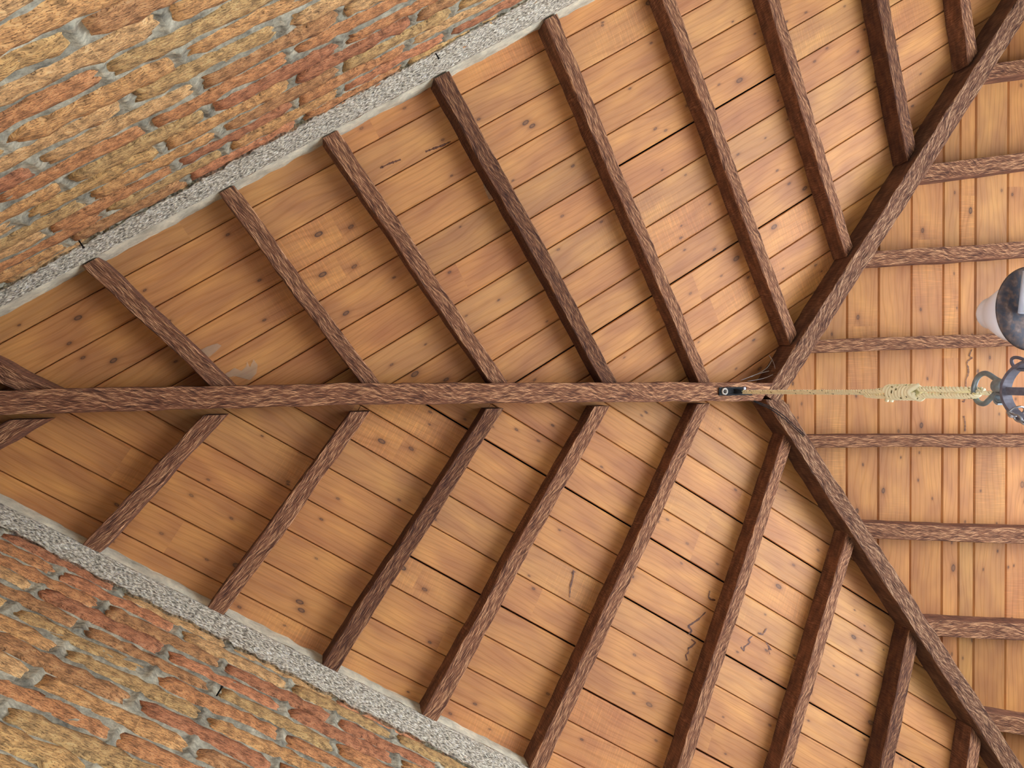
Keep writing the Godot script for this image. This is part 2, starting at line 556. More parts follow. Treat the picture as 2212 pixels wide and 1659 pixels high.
# ------------------------------------------------------------------ floor, walls, brickwork
func build_shell() -> void:
	var st := new_st()
	st.set_smooth_group(-1)
	box(st, Vector3(-0.5, -0.1, 0), Vector3(3.2, 0, 0), Vector3(0, 0.1, 0), Vector3(0, 0, 3.6))
	var f := obj("floor", mesh_of(st), M.floor)
	f.set_meta("kind", "structure")
	f.set_meta("label", "plain fired-clay coloured floor of the room under the timber roof")
	st = new_st()
	st.set_smooth_group(-1)
	box(st, Vector3(0, -0.3, 0), Vector3(40, 0, 0), Vector3(0, 0.1, 0), Vector3(0, 0, 40))
	var gr := obj("ground", mesh_of(st), M.ground)
	gr.set_meta("kind", "structure")
	gr.set_meta("label", "pale paved ground outside the room")
	brick_wall("wall_north", "N", "ochre brick wall under the granite-grey ring beam at the upper left of the photograph", [-1.60, -1.845], -1.19, -2.305, 0.18, -4.25, -3.74, 0.82)
	brick_wall("wall_south", "D", "ochre brick wall under the granite-grey ring beam at the lower left of the photograph", [-1.60, -1.74], -1.15, -1.83, 0.1787, -3.02, -3.48, 0.80)
	# east side: a wide opening under the eave
	st = new_st()
	st.set_smooth_group(-1)
	var lo := FLOOR_U
	var xx := 4.8
	for s in [1.0, -1.0]:
		box(st, W(Vector3(xx, (lo - 1.2) / 2.0, s * 5.4)), Vector3(0.2 * S, 0, 0), Vector3(0, (-1.2 - lo) / 2.0 * S, 0), Vector3(0, 0, 2.4 * S))
	box(st, W(Vector3(xx, -1.5, 0)), Vector3(0.2 * S, 0, 0), Vector3(0, 0.3 * S, 0), Vector3(0, 0, 3.4 * S))
	var e := obj("wall_east", mesh_of(st), M.plaster)
	e.set_meta("kind", "structure")
	e.set_meta("label", "pale plastered wall with a wide opening to daylight")

func brick_wall(called: String, k: String, label: String, low: Array, top: float, c0: float, ch: float, even: float, odd: float, pitch: float) -> void:
	var n3 := Vector3(-SL[k].n.x, 0, -SL[k].n.y)      # towards the room
	# core
	var st := new_st()
	st.set_smooth_group(-1)
	var ta := -7.7
	var tb := 7.8
	var y0 := FLOOR_U
	var y1 := -1.05
	var e3 := Vector3(SL[k].e.x, 0, SL[k].e.y)
	# the slab, left open for one low window
	var wa := -4.7
	var wb := 0.3
	var wlo := -9.4
	var whi := -5.6
	for q in [[ta, wa, y0, y1], [wb, tb, y0, y1], [wa, wb, y0, wlo], [wa, wb, whi, y1]]:
		box(st, wp(k, (q[0] + q[1]) / 2.0, (q[2] + q[3]) / 2.0, WALL + 0.30), e3 * (q[1] - q[0]) / 2.0 * S, Vector3(0, (q[3] - q[2]) / 2.0 * S, 0), n3 * 0.22 * S)
	var wall := obj(called, mesh_of(st), M.mortar)
	wall.set_meta("kind", "structure")
	wall.set_meta("label", label)
	# mortar bed, with raised struck ridges between the bricks
	var seam := fbm(0.9, 40 + k.unicode_at(0), 3)
	var big := fbm(0.25, 50 + k.unicode_at(0), 2)
	var gx := 400
	var gy := 200
	var xa := -6.6
	var xb := 0.9
	var yb := c0 - ch * 17.5
	var yt := -1.45
	var rows := []
	var uvs := []
	for j in gy + 1:
		var row := PackedVector3Array()
		var uv := PackedVector2Array()
		var y := lerpf(yb, yt, float(j) / gy)
		for i in gx + 1:
			var t := lerpf(xa, xb, float(i) / gx)
			var fy := (y - c0) / ch
			var course := roundi(fy)
			var dj := absf(fy - course)                # 0.5 at the bed joint
			var o := even if posmod(course, 2) == 0 else odd
			var fx := (t - o) / pitch
			var dh := absf(fx - roundf(fx)) * pitch      # distance to the head joint
			var ridge := exp(-pow((0.5 - dj) * ch / 0.014, 2.0)) * 0.010 + exp(-pow(dh / 0.02, 2.0)) * 0.018
			var nz := seam.get_noise_2d(t * 7.0, y * 9.0) * 0.006 + big.get_noise_2d(t * 4.0, y * 8.0) * 0.011
			row.append(wp(k, t, y, WALL + 0.019 - ridge - nz))
			uv.append(Vector2(t, y))
		rows.append(row)
		uvs.append(uv)
	st = new_st()
	st.set_smooth_group(0)
	grid(st, rows, uvs, n3)
	obj("mortar", mesh_of(st), M.mortar, wall)
	# bricks
	var shapes := []
	for v in 14:
		shapes.append(brick_shape(pitch - 0.075, ch - 0.036, 300 + v))
	var right := e3
	var bas := Basis(right, Vector3.UP, right.cross(Vector3.UP))
	if bas.z.dot(n3) < 0.0:
		bas = Basis(-right, Vector3.UP, (-right).cross(Vector3.UP))
	for course in range(-17, 5):
		var y := c0 + ch * course
		if y > low[0] + 0.05:
			continue
		var o := even if posmod(course, 2) == 0 else odd
		var first := int(ceil((xa + 0.1 - o) / pitch))
		for q in range(first, first + 9):
			var t := o + pitch * (q + 0.5) + rng.randf_range(-0.012, 0.012)
			if t > xb - 0.4:
				break
			var b := obj("brick", shapes[rng.randi() % shapes.size()], M.brick[mini(rng.randi() % M.brick.size(), M.brick.size() - 1)], wall)
			var turn := Basis(n3, (PI if rng.randf() < 0.5 else 0.0) + rng.randf_range(-0.012, 0.012))
			b.transform = Transform3D(turn * bas, wp(k, t, y + rng.randf_range(-0.006, 0.006), WALL + rng.randf_range(-0.006, 0.008)))
	# ring beam of bush-hammered concrete
	var rough := fbm(3.2, 71, 3)
	rows = []
	uvs = []
	var prof := 15
	var nt := 520
	var lo_noise := fbm(0.8, 73, 3)
	for i in nt + 1:
		var t := lerpf(-7.4, 7.6, float(i) / nt)
		var row := PackedVector3Array()
		var uv := PackedVector2Array()
		var bot := lerpf(low[0], low[1], clampf((t + 5.2) / 4.0, -0.2, 1.6)) + 0.035 * lo_noise.get_noise_1d(t * 5.0)
		row.append(wp(k, t, bot + 0.01, WALL + 0.05))
		for j in prof:
			var f := float(j) / (prof - 1)
			var y := lerpf(bot, top, f)
			var d := WALL - 0.008 + 0.012 * rough.get_noise_2d(t * 7.0, y * 7.0) * (1.0 - smoothstep(0.80, 0.9, f))
			d += 0.02 * smoothstep(0.82, 1.0, f)
			row.append(wp(k, t, y, d))
		row.append(wp(k, t, top + 0.012, WALL + 0.03))
		row.append(wp(k, t, top + 0.012, WALL + 0.20))
		for j in row.size():
			uv.append(Vector2(t, j))
		rows.append(row)
		uvs.append(uv)
	st = new_st()
	st.set_smooth_group(0)
	grid(st, rows, uvs, n3 + Vector3(0, 0.02, 0))
	var rb := obj("ring_beam", mesh_of(st), M.concrete, wall)
	rb.set_meta("label", "speckled bush-hammered grey concrete ring beam")
	# lime mortar filling between ring beam and boards
	rows = []
	uvs = []
	for i in nt + 1:
		var t := lerpf(-7.3, 7.5, float(i) / nt)
		var row := PackedVector3Array()
		var uv := PackedVector2Array()
		for j in 7:
			var f := float(j) / 6.0
			var y := lerpf(top, -SL[k].p * (WALL + 0.02) + BO + 0.03, f)
			var d := WALL + 0.015 + 0.010 * lo_noise.get_noise_2d(t * 4.0, y * 6.0) - 0.016 * sin(f * PI)
			row.append(wp(k, t, y, d))
			uv.append(Vector2(t, y))
		rows.append(row)
		uvs.append(uv)
	st = new_st()
	st.set_smooth_group(0)
	grid(st, rows, uvs, n3)
	# back of the filling, so that it has thickness
	st.set_smooth_group(-1)
	quad(st, wp(k, -7.3, top, WALL + 0.3), wp(k, 7.5, top, WALL + 0.3), wp(k, 7.5, -1.02, WALL + 0.3), wp(k, -7.3, -1.02, WALL + 0.3), -n3)
	var li := obj("eave_filling", mesh_of(st), M.lime, wall)
	li.set_meta("label", "whitish lime mortar strip between concrete and boards")

# front in +z, lying along x, centred on its face
func brick_shape(l: float, h: float, sd: int) -> ArrayMesh:
	var f := fbm(1.0, sd, 3)
	var nx := 12
	var ny := 4
	var st := new_st()
	var rows := []
	var uvs := []
	var uo := Vector2(f.get_noise_1d(3.3) * 3.0, f.get_noise_1d(9.1) * 3.0)
	for j in range(-1, ny + 2):
		var row := PackedVector3Array()
		var uv := PackedVector2Array()
		for i in range(-1, nx + 2):
			var ci := clampi(i, 0, nx)
			var cj := clampi(j, 0, ny)
			var x := (float(ci) / nx - 0.5) * l
			var y := (float(cj) / ny - 0.5) * h
			var ex := maxf(0.0, absf(x) / (l / 2.0) - 0.86) / 0.14
			y *= 1.0 - 0.16 * ex * ex
			x += 0.030 * f.get_noise_2d(cj * 0.9, 20.0 + (0.0 if x < 0 else 9.0)) * (1.0 if ci == 0 or ci == nx else 0.3)
			y += 0.026 * f.get_noise_2d(ci * 0.55, 50.0 + (0.0 if y < 0 else 9.0)) * (1.0 if cj == 0 or cj == ny else 0.3)
			var z := 0.010 * f.get_noise_2d(ci * 0.5, cj * 0.8 + 80.0)
			if ci == 0 or ci == nx:
				z -= 0.007
			if cj == 0 or cj == ny:
				z -= 0.006
			if i != ci or j != cj:
				z = -0.12
				x *= 0.995
			row.append(Vector3(x, y, z) * S)
			uv.append(Vector2(x * 1.1, y * 2.2 + (z + 0.0) * 1.5) + uo)
		rows.append(row)
		uvs.append(uv)
	st.set_smooth_group(0)
	for i in rows.size() - 1:
		for j in rows[i].size() - 1:
			var c: Vector3 = rows[i][j] + rows[i + 1][j + 1]
			var n := Vector3(0, 0, 1)
			if j == 0 or j == rows[i].size() - 2:
				n = Vector3(signf(c.x), 0, 0.2)
			elif i == 0 or i == rows.size() - 2:
				n = Vector3(0, signf(c.y), 0.2)
			quad(st, rows[i][j], rows[i][j + 1], rows[i + 1][j + 1], rows[i + 1][j], n, uvs[i][j], uvs[i][j + 1], uvs[i + 1][j + 1], uvs[i + 1][j])
	return mesh_of(st)

# ------------------------------------------------------------------ boarded ceiling
func build_ceiling() -> void:
	var ceil_node := base("ceiling")
	ceil_node.set_meta("kind", "structure")
	ceil_node.set_meta("label", "three-sided pine boarded ceiling rising to one apex")
	var joints := {
		"N": [0.0, 0.30, 0.61, 0.91, 1.206, 1.535, 1.833, 2.137, 2.437, 2.741, 3.026, 3.298, 3.578, 3.86, 4.14, 4.42],
		"D": [0.0, 0.10, 0.40, 0.70, 1.0, 1.30, 1.60, 1.905, 2.205, 2.49, 2.776, 3.067, 3.335, 3.615, 3.882, 4.16, 4.42],
		"R": [0.0, 0.289, 0.599, 0.922, 1.242, 1.571, 1.893, 2.06, 2.217, 2.54, 2.865, 3.19, 3.515, 3.84, 4.165, 4.49, 4.815, 5.1],
	}
	for k in ["N", "D", "R"]:
		var js: Array = joints[k]
		var far: float = js[-1]
		# dark deck over the boards
		var st := new_st()
		st.set_smooth_group(-1)
		var lo := BO + 0.075
		var hi := BO + 0.16
		var a0 := pt(k, 0, 0, lo)
		var b0 := pt(k, -SL[k].l * far, far, lo)
		var c0 := pt(k, SL[k].r * far, far, lo)
		var upv := Vector3(0, (hi - lo) * S, 0)
		tri(st, a0, b0, c0, Vector3.DOWN)
		tri(st, a0 + upv, b0 + upv, c0 + upv, Vector3.UP)
		quad(st, b0, c0, c0 + upv, b0 + upv, Vector3(SL[k].n.x, 0, SL[k].n.y))
		var deck := obj("roof_slope", mesh_of(st), M.deck, ceil_node)
		for i in js.size() - 1:
			var ra: float = js[i]
			var rb: float = js[i + 1]
			var t0: float = -SL[k].l * rb
			var t1: float = SL[k].r * rb
			# butt joints hide over rafters
			var cuts := [t0]
			var lines := rafter_lines(k, (ra + rb) / 2.0)
			var at := rng.randi_range(0, 3)
			while at < lines.size():
				if lines[at] > t0 + 0.5 and lines[at] < t1 - 0.5:
					cuts.append(lines[at])
				at += rng.randi_range(2, 5)
			cuts.append(t1)
			for c in cuts.size() - 1:
				board(k, ra, rb, cuts[c], cuts[c + 1], deck, i)
		for q: Array in stains:
			if q[0] == k:
				stain(k, q[1], q[2], deck)

func stain(k: String, splash: bool, pts: Array, deck: Node) -> void:
	var st := new_st()
	st.set_smooth_group(-1)
	var lo := BO - 0.0055
	if splash:
		var poly := PackedVector2Array(pts)
		var ix := Geometry2D.triangulate_polygon(poly)
		for i in range(0, ix.size(), 3):
			tri(st, pt(k, poly[ix[i]].x, poly[ix[i]].y, lo), pt(k, poly[ix[i + 1]].x, poly[ix[i + 1]].y, lo), pt(k, poly[ix[i + 2]].x, poly[ix[i + 2]].y, lo), Vector3.DOWN)
	else:
		var f := fbm(3.0, int(pts[0].x * 1000.0), 2)
		for i in pts.size() - 1:
			var a: Vector2 = pts[i]
			var b: Vector2 = pts[i + 1]
			var side := (b - a).normalized().orthogonal()
			for q in 4:
				var p0 := a.lerp(b, q / 4.0)
				var p1 := a.lerp(b, (q + 1.15) / 4.0)
				var w0 := 0.0065 + 0.006 * f.get_noise_2d(p0.x * 9.0, p0.y * 9.0)
				var w1 := 0.0065 + 0.006 * f.get_noise_2d(p1.x * 9.0, p1.y * 9.0)
				quad(st, pt(k, p0.x + side.x * w0, p0.y + side.y * w0, lo), pt(k, p0.x - side.x * w0, p0.y - side.y * w0, lo), pt(k, p1.x - side.x * w1, p1.y - side.y * w1, lo), pt(k, p1.x + side.x * w1, p1.y + side.y * w1, lo), Vector3.DOWN)
	var o := obj("lime_splash" if splash else "resin_run", mesh_of(st), M.splash if splash else M.resin, deck)
	o.set_meta("label", "pale lime splash on the boards" if splash else "dark resin run on the boards")

# where the rafters cross a course, so that board ends lie on them
func rafter_lines(k: String, r: float) -> Array:
	var out := []
	for d: Array in (north if k == "N" else south if k == "D" else east):
		var t := 0.0
		if k == "R":
			t = d[0] + (d[2] - d[0]) * (r - d[1]) / (d[3] - d[1])
		else:
			t = d[0] + (d[2] - d[0]) * (r - d[1]) / (d[3] - d[1])
		out.append(t - d[4] / 2.0)
	out.sort()
	return out

func board(k: String, ra: float, rb: float, ta: float, tb: float, deck: Node, course: int) -> void:
	var gap := 0.003 + (0.009 if rng.randf() < 0.10 else 0.0)
	var a := ra + gap
	var b := rb - 0.0025
	var ch := 0.012
	if b - a < 0.06:
		ch = 0.004
	var drop := rng.randf_range(-0.003, 0.003)
	var prof := [[a, 0.055], [a, ch * 1.1], [a + ch, 0.0], [b - ch * 0.55, 0.0], [b, ch * 0.7], [b, 0.055]]
	var st := new_st()
	st.set_smooth_group(-1)
	var strip := rng.randi() % 8
	var uo := rng.randf()
	var flip := rng.randf() < 0.5
	var tone := rng.randf_range(0.86, 1.10)
	var tint := Color(tone * rng.randf_range(0.98, 1.03), tone * rng.randf_range(0.96, 1.01), tone * rng.randf_range(0.92, 1.02))
	st.set_color(tint)
	var seg := maxi(1, int((tb - ta) / 1.0))
	var prev := []
	var n_dn := Vector3(0, -1, 0)
	for s in seg + 1:
		var row := []
		for q in prof:
			var rr: float = q[0]
			var tl := maxf(ta + 0.002, -SL[k].l * rr)
			var tr := minf(tb - 0.002, SL[k].r * rr)
			var t := lerpf(tl, tr, float(s) / seg)
			if tr < tl:
				t = (tl + tr) / 2.0
			var v := (rr - ra) / maxf(rb - ra, 0.27)
			v = clampf(1.0 - v if flip else v, 0.02, 0.98)
			row.append([pt(k, t, rr, BO + q[1] + drop), Vector2(t * S / 2.6 + uo, (strip + v) / 8.0)])
		if s > 0:
			for q in prof.size() - 1:
				var n := n_dn
				if q == 0:
					n = Vector3(-SL[k].n.x, -0.01, -SL[k].n.y)
				elif q == prof.size() - 2:
					n = Vector3(SL[k].n.x, -0.01, SL[k].n.y)
				st.set_color(tint)
				quad(st, prev[q][0], prev[q + 1][0], row[q + 1][0], row[q][0], n, prev[q][1], prev[q + 1][1], row[q + 1][1], row[q][1])
		if s == 0 or s == seg:
			var en := Vector3(SL[k].e.x, 0, SL[k].e.y) * (-1.0 if s == 0 else 1.0)
			for q in range(1, prof.size() - 1):
				tri(st, row[0][0], row[q][0], row[q + 1][0], en, row[0][1], row[q][1], row[q + 1][1])
		prev = row
	obj("board", mesh_of(st), M.pine, deck)

# ------------------------------------------------------------------ rafters and hips
# le / ri: the lower left and right edges as polylines; depth: height up to the boards
func beam_mesh(le: PackedVector3Array, ri: PackedVector3Array, depth: float, sd: int, rough := 0.006) -> ArrayMesh:
	var st := new_st()
	var f := fbm(1.0, sd, 3)
	var n := le.size()
	var uo := f.get_noise_1d(77.0) * 5.0
	var rows := []
	var run := 0.0
	var ch := 0.007 * S
	var up := Vector3(0, depth * S, 0)
	for i in n:
		var l := le[i]
		var r := ri[i]
		var x := (r - l).normalized()
		var dn := Vector3.DOWN
		if i > 0:
			run += (le[i] - le[i - 1]).length()
		var s := run / S * 3.0
		l += x * rough * S * f.get_noise_2d(s, 3.0) + dn * rough * 0.7 * S * f.get_noise_2d(s, 8.0)
		r += x * rough * S * f.get_noise_2d(s, 13.0) + dn * rough * 0.7 * S * f.get_noise_2d(s, 18.0)
		# where bark or wane took the arris off
		var wl := ch * (0.8 + 1.6 * maxf(0.0, f.get_noise_2d(s * 0.4, 33.0)))
		var wr := ch * (0.8 + 1.6 * maxf(0.0, f.get_noise_2d(s * 0.4, 43.0)))
		var m := (l + r) * 0.5 + dn * rough * 0.5 * S * f.get_noise_2d(s, 28.0)
		var pts := [l + up, l - dn * depth * 0.5 * S, l - dn * wl, l + x * wl, m, r - x * wr, r - dn * wr, r - dn * depth * 0.5 * S, r + up]
		var u := run / 0.72 + uo
		var vs := [0.97, 0.75, 0.52, 0.03, 0.25, 0.47, 0.53, 0.77, 0.98]
		rows.append([pts, u, vs])
	for i in n - 1:
		var p0: Array = rows[i][0]
		var p1: Array = rows[i + 1][0]
		var vs: Array = rows[i][2]
		var x: Vector3 = (p0[8] - p0[0]).normalized()
		var ns := [-x, -x, -x + Vector3.DOWN, Vector3.DOWN, Vector3.DOWN, x + Vector3.DOWN, x, x]
		for q in 8:
			var va: float = vs[q]
			var vb: float = vs[q + 1]
			if q == 2:
				va = 0.0
			if q == 5:
				vb = 0.5
			st.set_smooth_group(1 if q == 3 or q == 4 else (2 if q < 2 else (3 if q > 5 else 4 + q)))
			quad(st, p0[q], p0[q + 1], p1[q + 1], p1[q], ns[q], Vector2(rows[i][1], va), Vector2(rows[i][1], vb), Vector2(rows[i + 1][1], vb), Vector2(rows[i + 1][1], va))
	st.set_smooth_group(-1)
	for i in [0, n - 1]:
		var p: Array = rows[i][0]
		var other: Array = rows[1 if i == 0 else n - 2][0]
		for q in range(1, 8):
			tri(st, p[0], p[q], p[q + 1], p[4] - other[4], Vector2(0, 0.6), Vector2(0.05, 0.65), Vector2(0.05, 0.7))
	# top
	st.set_smooth_group(-1)
	for i in n - 1:
		quad(st, rows[i][0][0], rows[i][0][8], rows[i + 1][0][8], rows[i + 1][0][0], Vector3.UP, Vector2(0, 0.6), Vector2(0, 0.7), Vector2(0.05, 0.7), Vector2(0.05, 0.6))
	return mesh_of(st)

func rafter(k: String, te: float, re: float, th: float, rh: float, w: float, called_label: String, group: String, sd: int, mat := "beam", far := 4.0) -> void:
	# te/th: the right edge near the eave and near the hip (measured at re and rh)
	var le := PackedVector3Array()
	var ri := PackedVector3Array()
	var slope := (th - te) / (rh - re)
	var n := 44
	var ends := []
	for side: float in [0.0, -w]:
		var r := rh
		for it in 6:                                   # where this edge meets the flank of the hip
			var t := te + slope * (r - re) + side
			r = (-t / SL[k].l if t < 0.0 else t / SL[k].r) + 0.103
		ends.append(r)
	var bow := fbm(0.5, sd + 900, 2)
	for i in n + 1:
		var f := float(i) / n
		var r1 := lerpf(far, ends[0], f)
		var r0 := lerpf(far, ends[1], f)
		var bw := 0.012 * bow.get_noise_1d(f * 3.0) * sin(PI * f)
		ri.append(pt(k, te + slope * (r1 - re) + bw, r1))
		le.append(pt(k, te + slope * (r0 - re) - w + bw, r0))
	var o := obj("rafter", beam_mesh(le, ri, BO - 0.004, sd), M[mat])
	tag(o, called_label, "rafter", group)

func build_beams() -> void:
	var ord := ["first", "second", "third", "fourth", "fifth", "sixth", "seventh", "eighth", "ninth", "tenth", "eleventh"]
	var looks := ["dark brown", "dark brown", "reddish brown", "dark brown", "weathered dark brown", "grey brown", "weathered brown", "brown", "dusty brown", "dark brown", "brown"]
	for i in north.size():
		var d: Array = north[i]
		rafter("N", d[0], d[1], d[2], d[3], d[4], "%s rafter, %s from the left on the slope above the long hip beam" % [looks[i], ord[i]], "rafters of the slope above the long hip beam", 500 + i, "beam_dark" if i in [4, 8] else "beam")
	for i in south.size():
		var d: Array = south[i]
		rafter("D", d[0], d[1], d[2], d[3], d[4], "%s rafter, %s from the left on the slope below the long hip beam" % [looks[(i + 3) % 11], ord[i]], "rafters of the slope below the long hip beam", 530 + i, "beam_dark" if i in [3, 8] else "beam")
	for i in east.size():
		var d: Array = east[i]
		var lab := "rough brown rafter on the bright right-hand slope, %s one %s the yellow rope" % [ord[i % 5], "above" if i < 5 else "below"]
		rafter("R", d[2], d[3], d[0], d[1], d[4], lab, "rafters of the right-hand slope", 560 + i, "beam", 4.62)
	# hips: centre line sideways offsets, in plan along their own direction
	hip_beam("hip_beam", "long straight brown hip beam running from the left edge to the rope pulley", Vector2(-1, 0), 0.156, [[0.075, 0.024, 0.185], [1.06, 0.035, 0.185], [4.3, 0.06, 0.172], [7.5, 0.028, 0.168]], 600, "beam", [-0.07, 0.07])
	hip_beam("hip_beam", "dusty brown hip beam running from the apex towards the upper right corner", Vector2(0.524, 0.852).normalized(), 0.135, [[-0.11, -0.015, 0.185], [1.67, -0.018, 0.185], [2.85, -0.022, 0.185], [8.6, -0.02, 0.185]], 610, "beam_light", [0.06, 0.06])
	hip_beam("hip_beam", "brown hip beam running from the apex towards the lower right corner, black wire lying against it", Vector2(0.526, -0.85).normalized(), 0.136, [[0.0, -0.02, 0.17], [1.4, -0.02, 0.178], [2.9, -0.01, 0.185], [8.6, 0.0, 0.185]], 620, "beam_light", [0.11, 0.0])

func hip_beam(called: String, label: String, dir: Vector2, sl: float, keys: Array, sd: int, mat: String, skew: Array) -> void:
	var perp := Vector2(-dir.y, dir.x)
	if dir.x < 0.0:
		perp = Vector2(0, 1)
	var le := PackedVector3Array()
	var ri := PackedVector3Array()
	var n := 110
	for i in n + 1:
		var f := pow(float(i) / n, 1.15)
		var g: float = lerpf(keys[0][0], keys[-1][0], f)
		var off := 0.0
		var w := 0.18
		for q in keys.size() - 1:
			if g >= keys[q][0] - 0.001:
				var h := clampf((g - keys[q][0]) / (keys[q + 1][0] - keys[q][0]), 0.0, 1.0)
				off = lerpf(keys[q][1], keys[q + 1][1], h)
				w = lerpf(keys[q][2], keys[q + 1][2], h)
		var sk: float = exp(-float(i) / 3.0) if i < 12 else 0.0
		var ga: float = g + skew[0] * sk
		var gb: float = g + skew[1] * sk
		var a := dir * gb + perp * (off - w / 2.0)
		var b := dir * ga + perp * (off + w / 2.0)
		le.append(W(Vector3(a.x, -sl * g - 0.112, a.y)))
		ri.append(W(Vector3(b.x, -sl * g - 0.112, b.y)))
	var o := obj(called, beam_mesh(le, ri, 0.112 + BO - 0.01, sd, 0.008), M[mat])
	tag(o, label, "beam", "hip beams meeting at the apex")

# ------------------------------------------------------------------ pulley, rope, wire, nails, cobwebs
func build_details() -> void:
	var sl := 0.156
	# pulley let into the end of the long hip beam
	var pu := base("pulley", W(Vector3(-0.48, -0.19, 0.035)))
	var u := Vector3(1, sl, 0).normalized()
	var nrm := Vector3(sl, -1, 0).normalized()
	var z := Vector3(0, 0, 1)
	var o := pu.position
	var st := new_st()
	st.set_smooth_group(-1)
	# two cheeks with the dark gap between them, and a back plate
	box(st, u * -0.03 * S + nrm * 0.006 * S, u * 0.165 * S, nrm * 0.006 * S, z * 0.040 * S)
	obj("back_plate", mesh_of(st), M.black, pu)
	for s in [1.0, -1.0]:
		st = new_st()
		st.set_smooth_group(-1)
		box(st, u * (0.03 if s < 0 else -0.01) * S + nrm * 0.012 * S + z * s * 0.032 * S, u * (0.165 if s < 0 else 0.13) * S, nrm * 0.014 * S, z * 0.009 * S)
		obj("cheek", mesh_of(st), M.black, pu)
	st = new_st()
	lathe(st, u * -0.135 * S + nrm * 0.012 * S, nrm, [Vector2(0.034 * S, 0), Vector2(0.034 * S, 0.014 * S), Vector2(0.027 * S, 0.018 * S), Vector2(0.020 * S, 0.010 * S), Vector2(0.019 * S, 0.0)], 24)
	obj("bolt_ring", mesh_of(st), M.ring, pu)
	st = new_st()
	lathe(st, u * -0.135 * S + nrm * 0.012 * S, nrm, [Vector2(0.019 * S, 0.001 * S), Vector2(0.012 * S, 0.002 * S), Vector2(0.011 * S, 0.012 * S), Vector2(0.0001, 0.014 * S)], 20)
	obj("bolt", mesh_of(st), M.bolt, pu)
	st = new_st()
	lathe(st, u * 0.10 * S + nrm * 0.012 * S + z * 0.026 * S, nrm, [Vector2(0.016 * S, 0), Vector2(0.016 * S, 0.016 * S), Vector2(0.010 * S, 0.022 * S), Vector2(0.0001, 0.022 * S)], 16)
	obj("white_stop", mesh_of(st), M.sleeve, pu)
	st = new_st()
	lathe(st, u * 0.03 * S - z * 0.022 * S + nrm * 0.004 * S, z, [Vector2(0.0001, 0), Vector2(0.05 * S, 0), Vector2(0.05 * S, 0.01 * S), Vector2(0.035 * S, 0.022 * S), Vector2(0.05 * S, 0.034 * S), Vector2(0.05 * S, 0.044 * S), Vector2(0.0001, 0.044 * S)], 24)
	obj("wheel", mesh_of(st), M.black, pu)
	tag(pu, "small black pulley with pale bolt ring in the end of the long hip beam", "pulley")
	# rope
	var rp := base("rope", W(Vector3(-0.40, -0.15, 0.027)))
	var top := Vector3.ZERO
	var k0 := W(Vector3(-0.40, -2.235, 0.073)) - rp.position
	var k1 := W(Vector3(-0.40, -2.545, 0.081)) - rp.position
	var ring := W(Vector3(-0.40, -3.035, 0.088)) - rp.position
	st = new_st()
	laid(st, curve3([top + Vector3(-0.02, 0.035, 0) * S, top, k0.lerp(top, 0.12)], 90), 0.0115 * S, 0.0105 * S, 0.085 * S)
	obj("cord", mesh_of(st), M.rope, rp)
	# short doubled piece above the knot, with its whipped end
	st = new_st()
	laid(st, curve3([k0.lerp(top, 0.13), k0.lerp(top, 0.06) + z * 0.006 * S, k0 + z * 0.022 * S], 14), 0.0115 * S, 0.011 * S, 0.085 * S)
	laid(st, curve3([k0.lerp(top, 0.115) - z * 0.022 * S, k0.lerp(top, 0.05) - z * 0.03 * S, k0 - z * 0.028 * S], 14), 0.010 * S, 0.010 * S, 0.085 * S)
	obj("doubled_cord", mesh_of(st), M.rope, rp)
	# knot: turns wound round the two strands
	var coil := PackedVector3Array()
	var dirk := (k1 - k0).normalized()
	var sx := dirk.cross(z).normalized()
	for i in 9 * 16 + 1:
		var a := TAU * i / 16.0
		coil.append(k0.lerp(k1, 0.04 + 0.92 * i / 144.0) + (sx * cos(a) + z * sin(a)) * 0.043 * S)
	st = new_st()
	tube(st, coil, 0.0172 * S, 8, true, PackedFloat32Array(), 4.0)
	tube(st, curve3([k1 + z * 0.05 * S, k1.lerp(k0, 0.1) + sx * 0.06 * S, k1 - z * 0.05 * S, k1 + dirk * 0.06 * S - z * 0.01 * S], 20), 0.017 * S, 8, true, PackedFloat32Array(), 4.0)
	tube(st, curve3([k0 - z * 0.04 * S, k0 - z * 0.066 * S - dirk * 0.012 * S], 5), 0.014 * S, 8, true, PackedFloat32Array(), 4.0)
	tube(st, curve3([k0.lerp(k1, 0.14) - z * 0.04 * S, k0.lerp(k1, 0.12) - z * 0.07 * S], 5), 0.014 * S, 8, true, PackedFloat32Array(), 4.0)
	obj("knot", mesh_of(st), M.rope, rp)
	st = new_st()
	for s in [1.0, -1.0]:
		laid(st, curve3([k1 + z * s * 0.022 * S, k1.lerp(ring, 0.5) + z * s * 0.020 * S, ring + z * s * 0.017 * S - sx * 0.028 * S * s, ring + dirk * 0.03 * S - sx * 0.012 * S * s], 30), 0.0115 * S, 0.0105 * S, 0.085 * S)
	laid(st, curve3([ring + z * 0.012 * S, ring + dirk * 0.05 * S + z * 0.002 * S, ring + dirk * 0.09 * S - z * 0.002 * S, ring + dirk * 0.125 * S], 20), 0.008 * S, 0.008 * S, 0.08 * S)
	obj("loop", mesh_of(st), M.rope, rp)
	tag(rp, "yellow flecked rope with a thick wound knot, hanging from the pulley to the iron ring", "rope")
	# black twin wire
	var wr := base("electric_wire", W(Vector3(-0.217, -0.118, -0.075)))
	var wz := [Vector3(-0.25, -0.135, -0.058), Vector3(-0.21, -0.150, -0.080), Vector3(-0.071, -0.152, -0.135), Vector3(0.074, -0.170, -0.228), Vector3(0.193, -0.185, -0.330), Vector3(0.300, -0.190, -0.425), Vector3(0.325, -0.10, -0.440)]
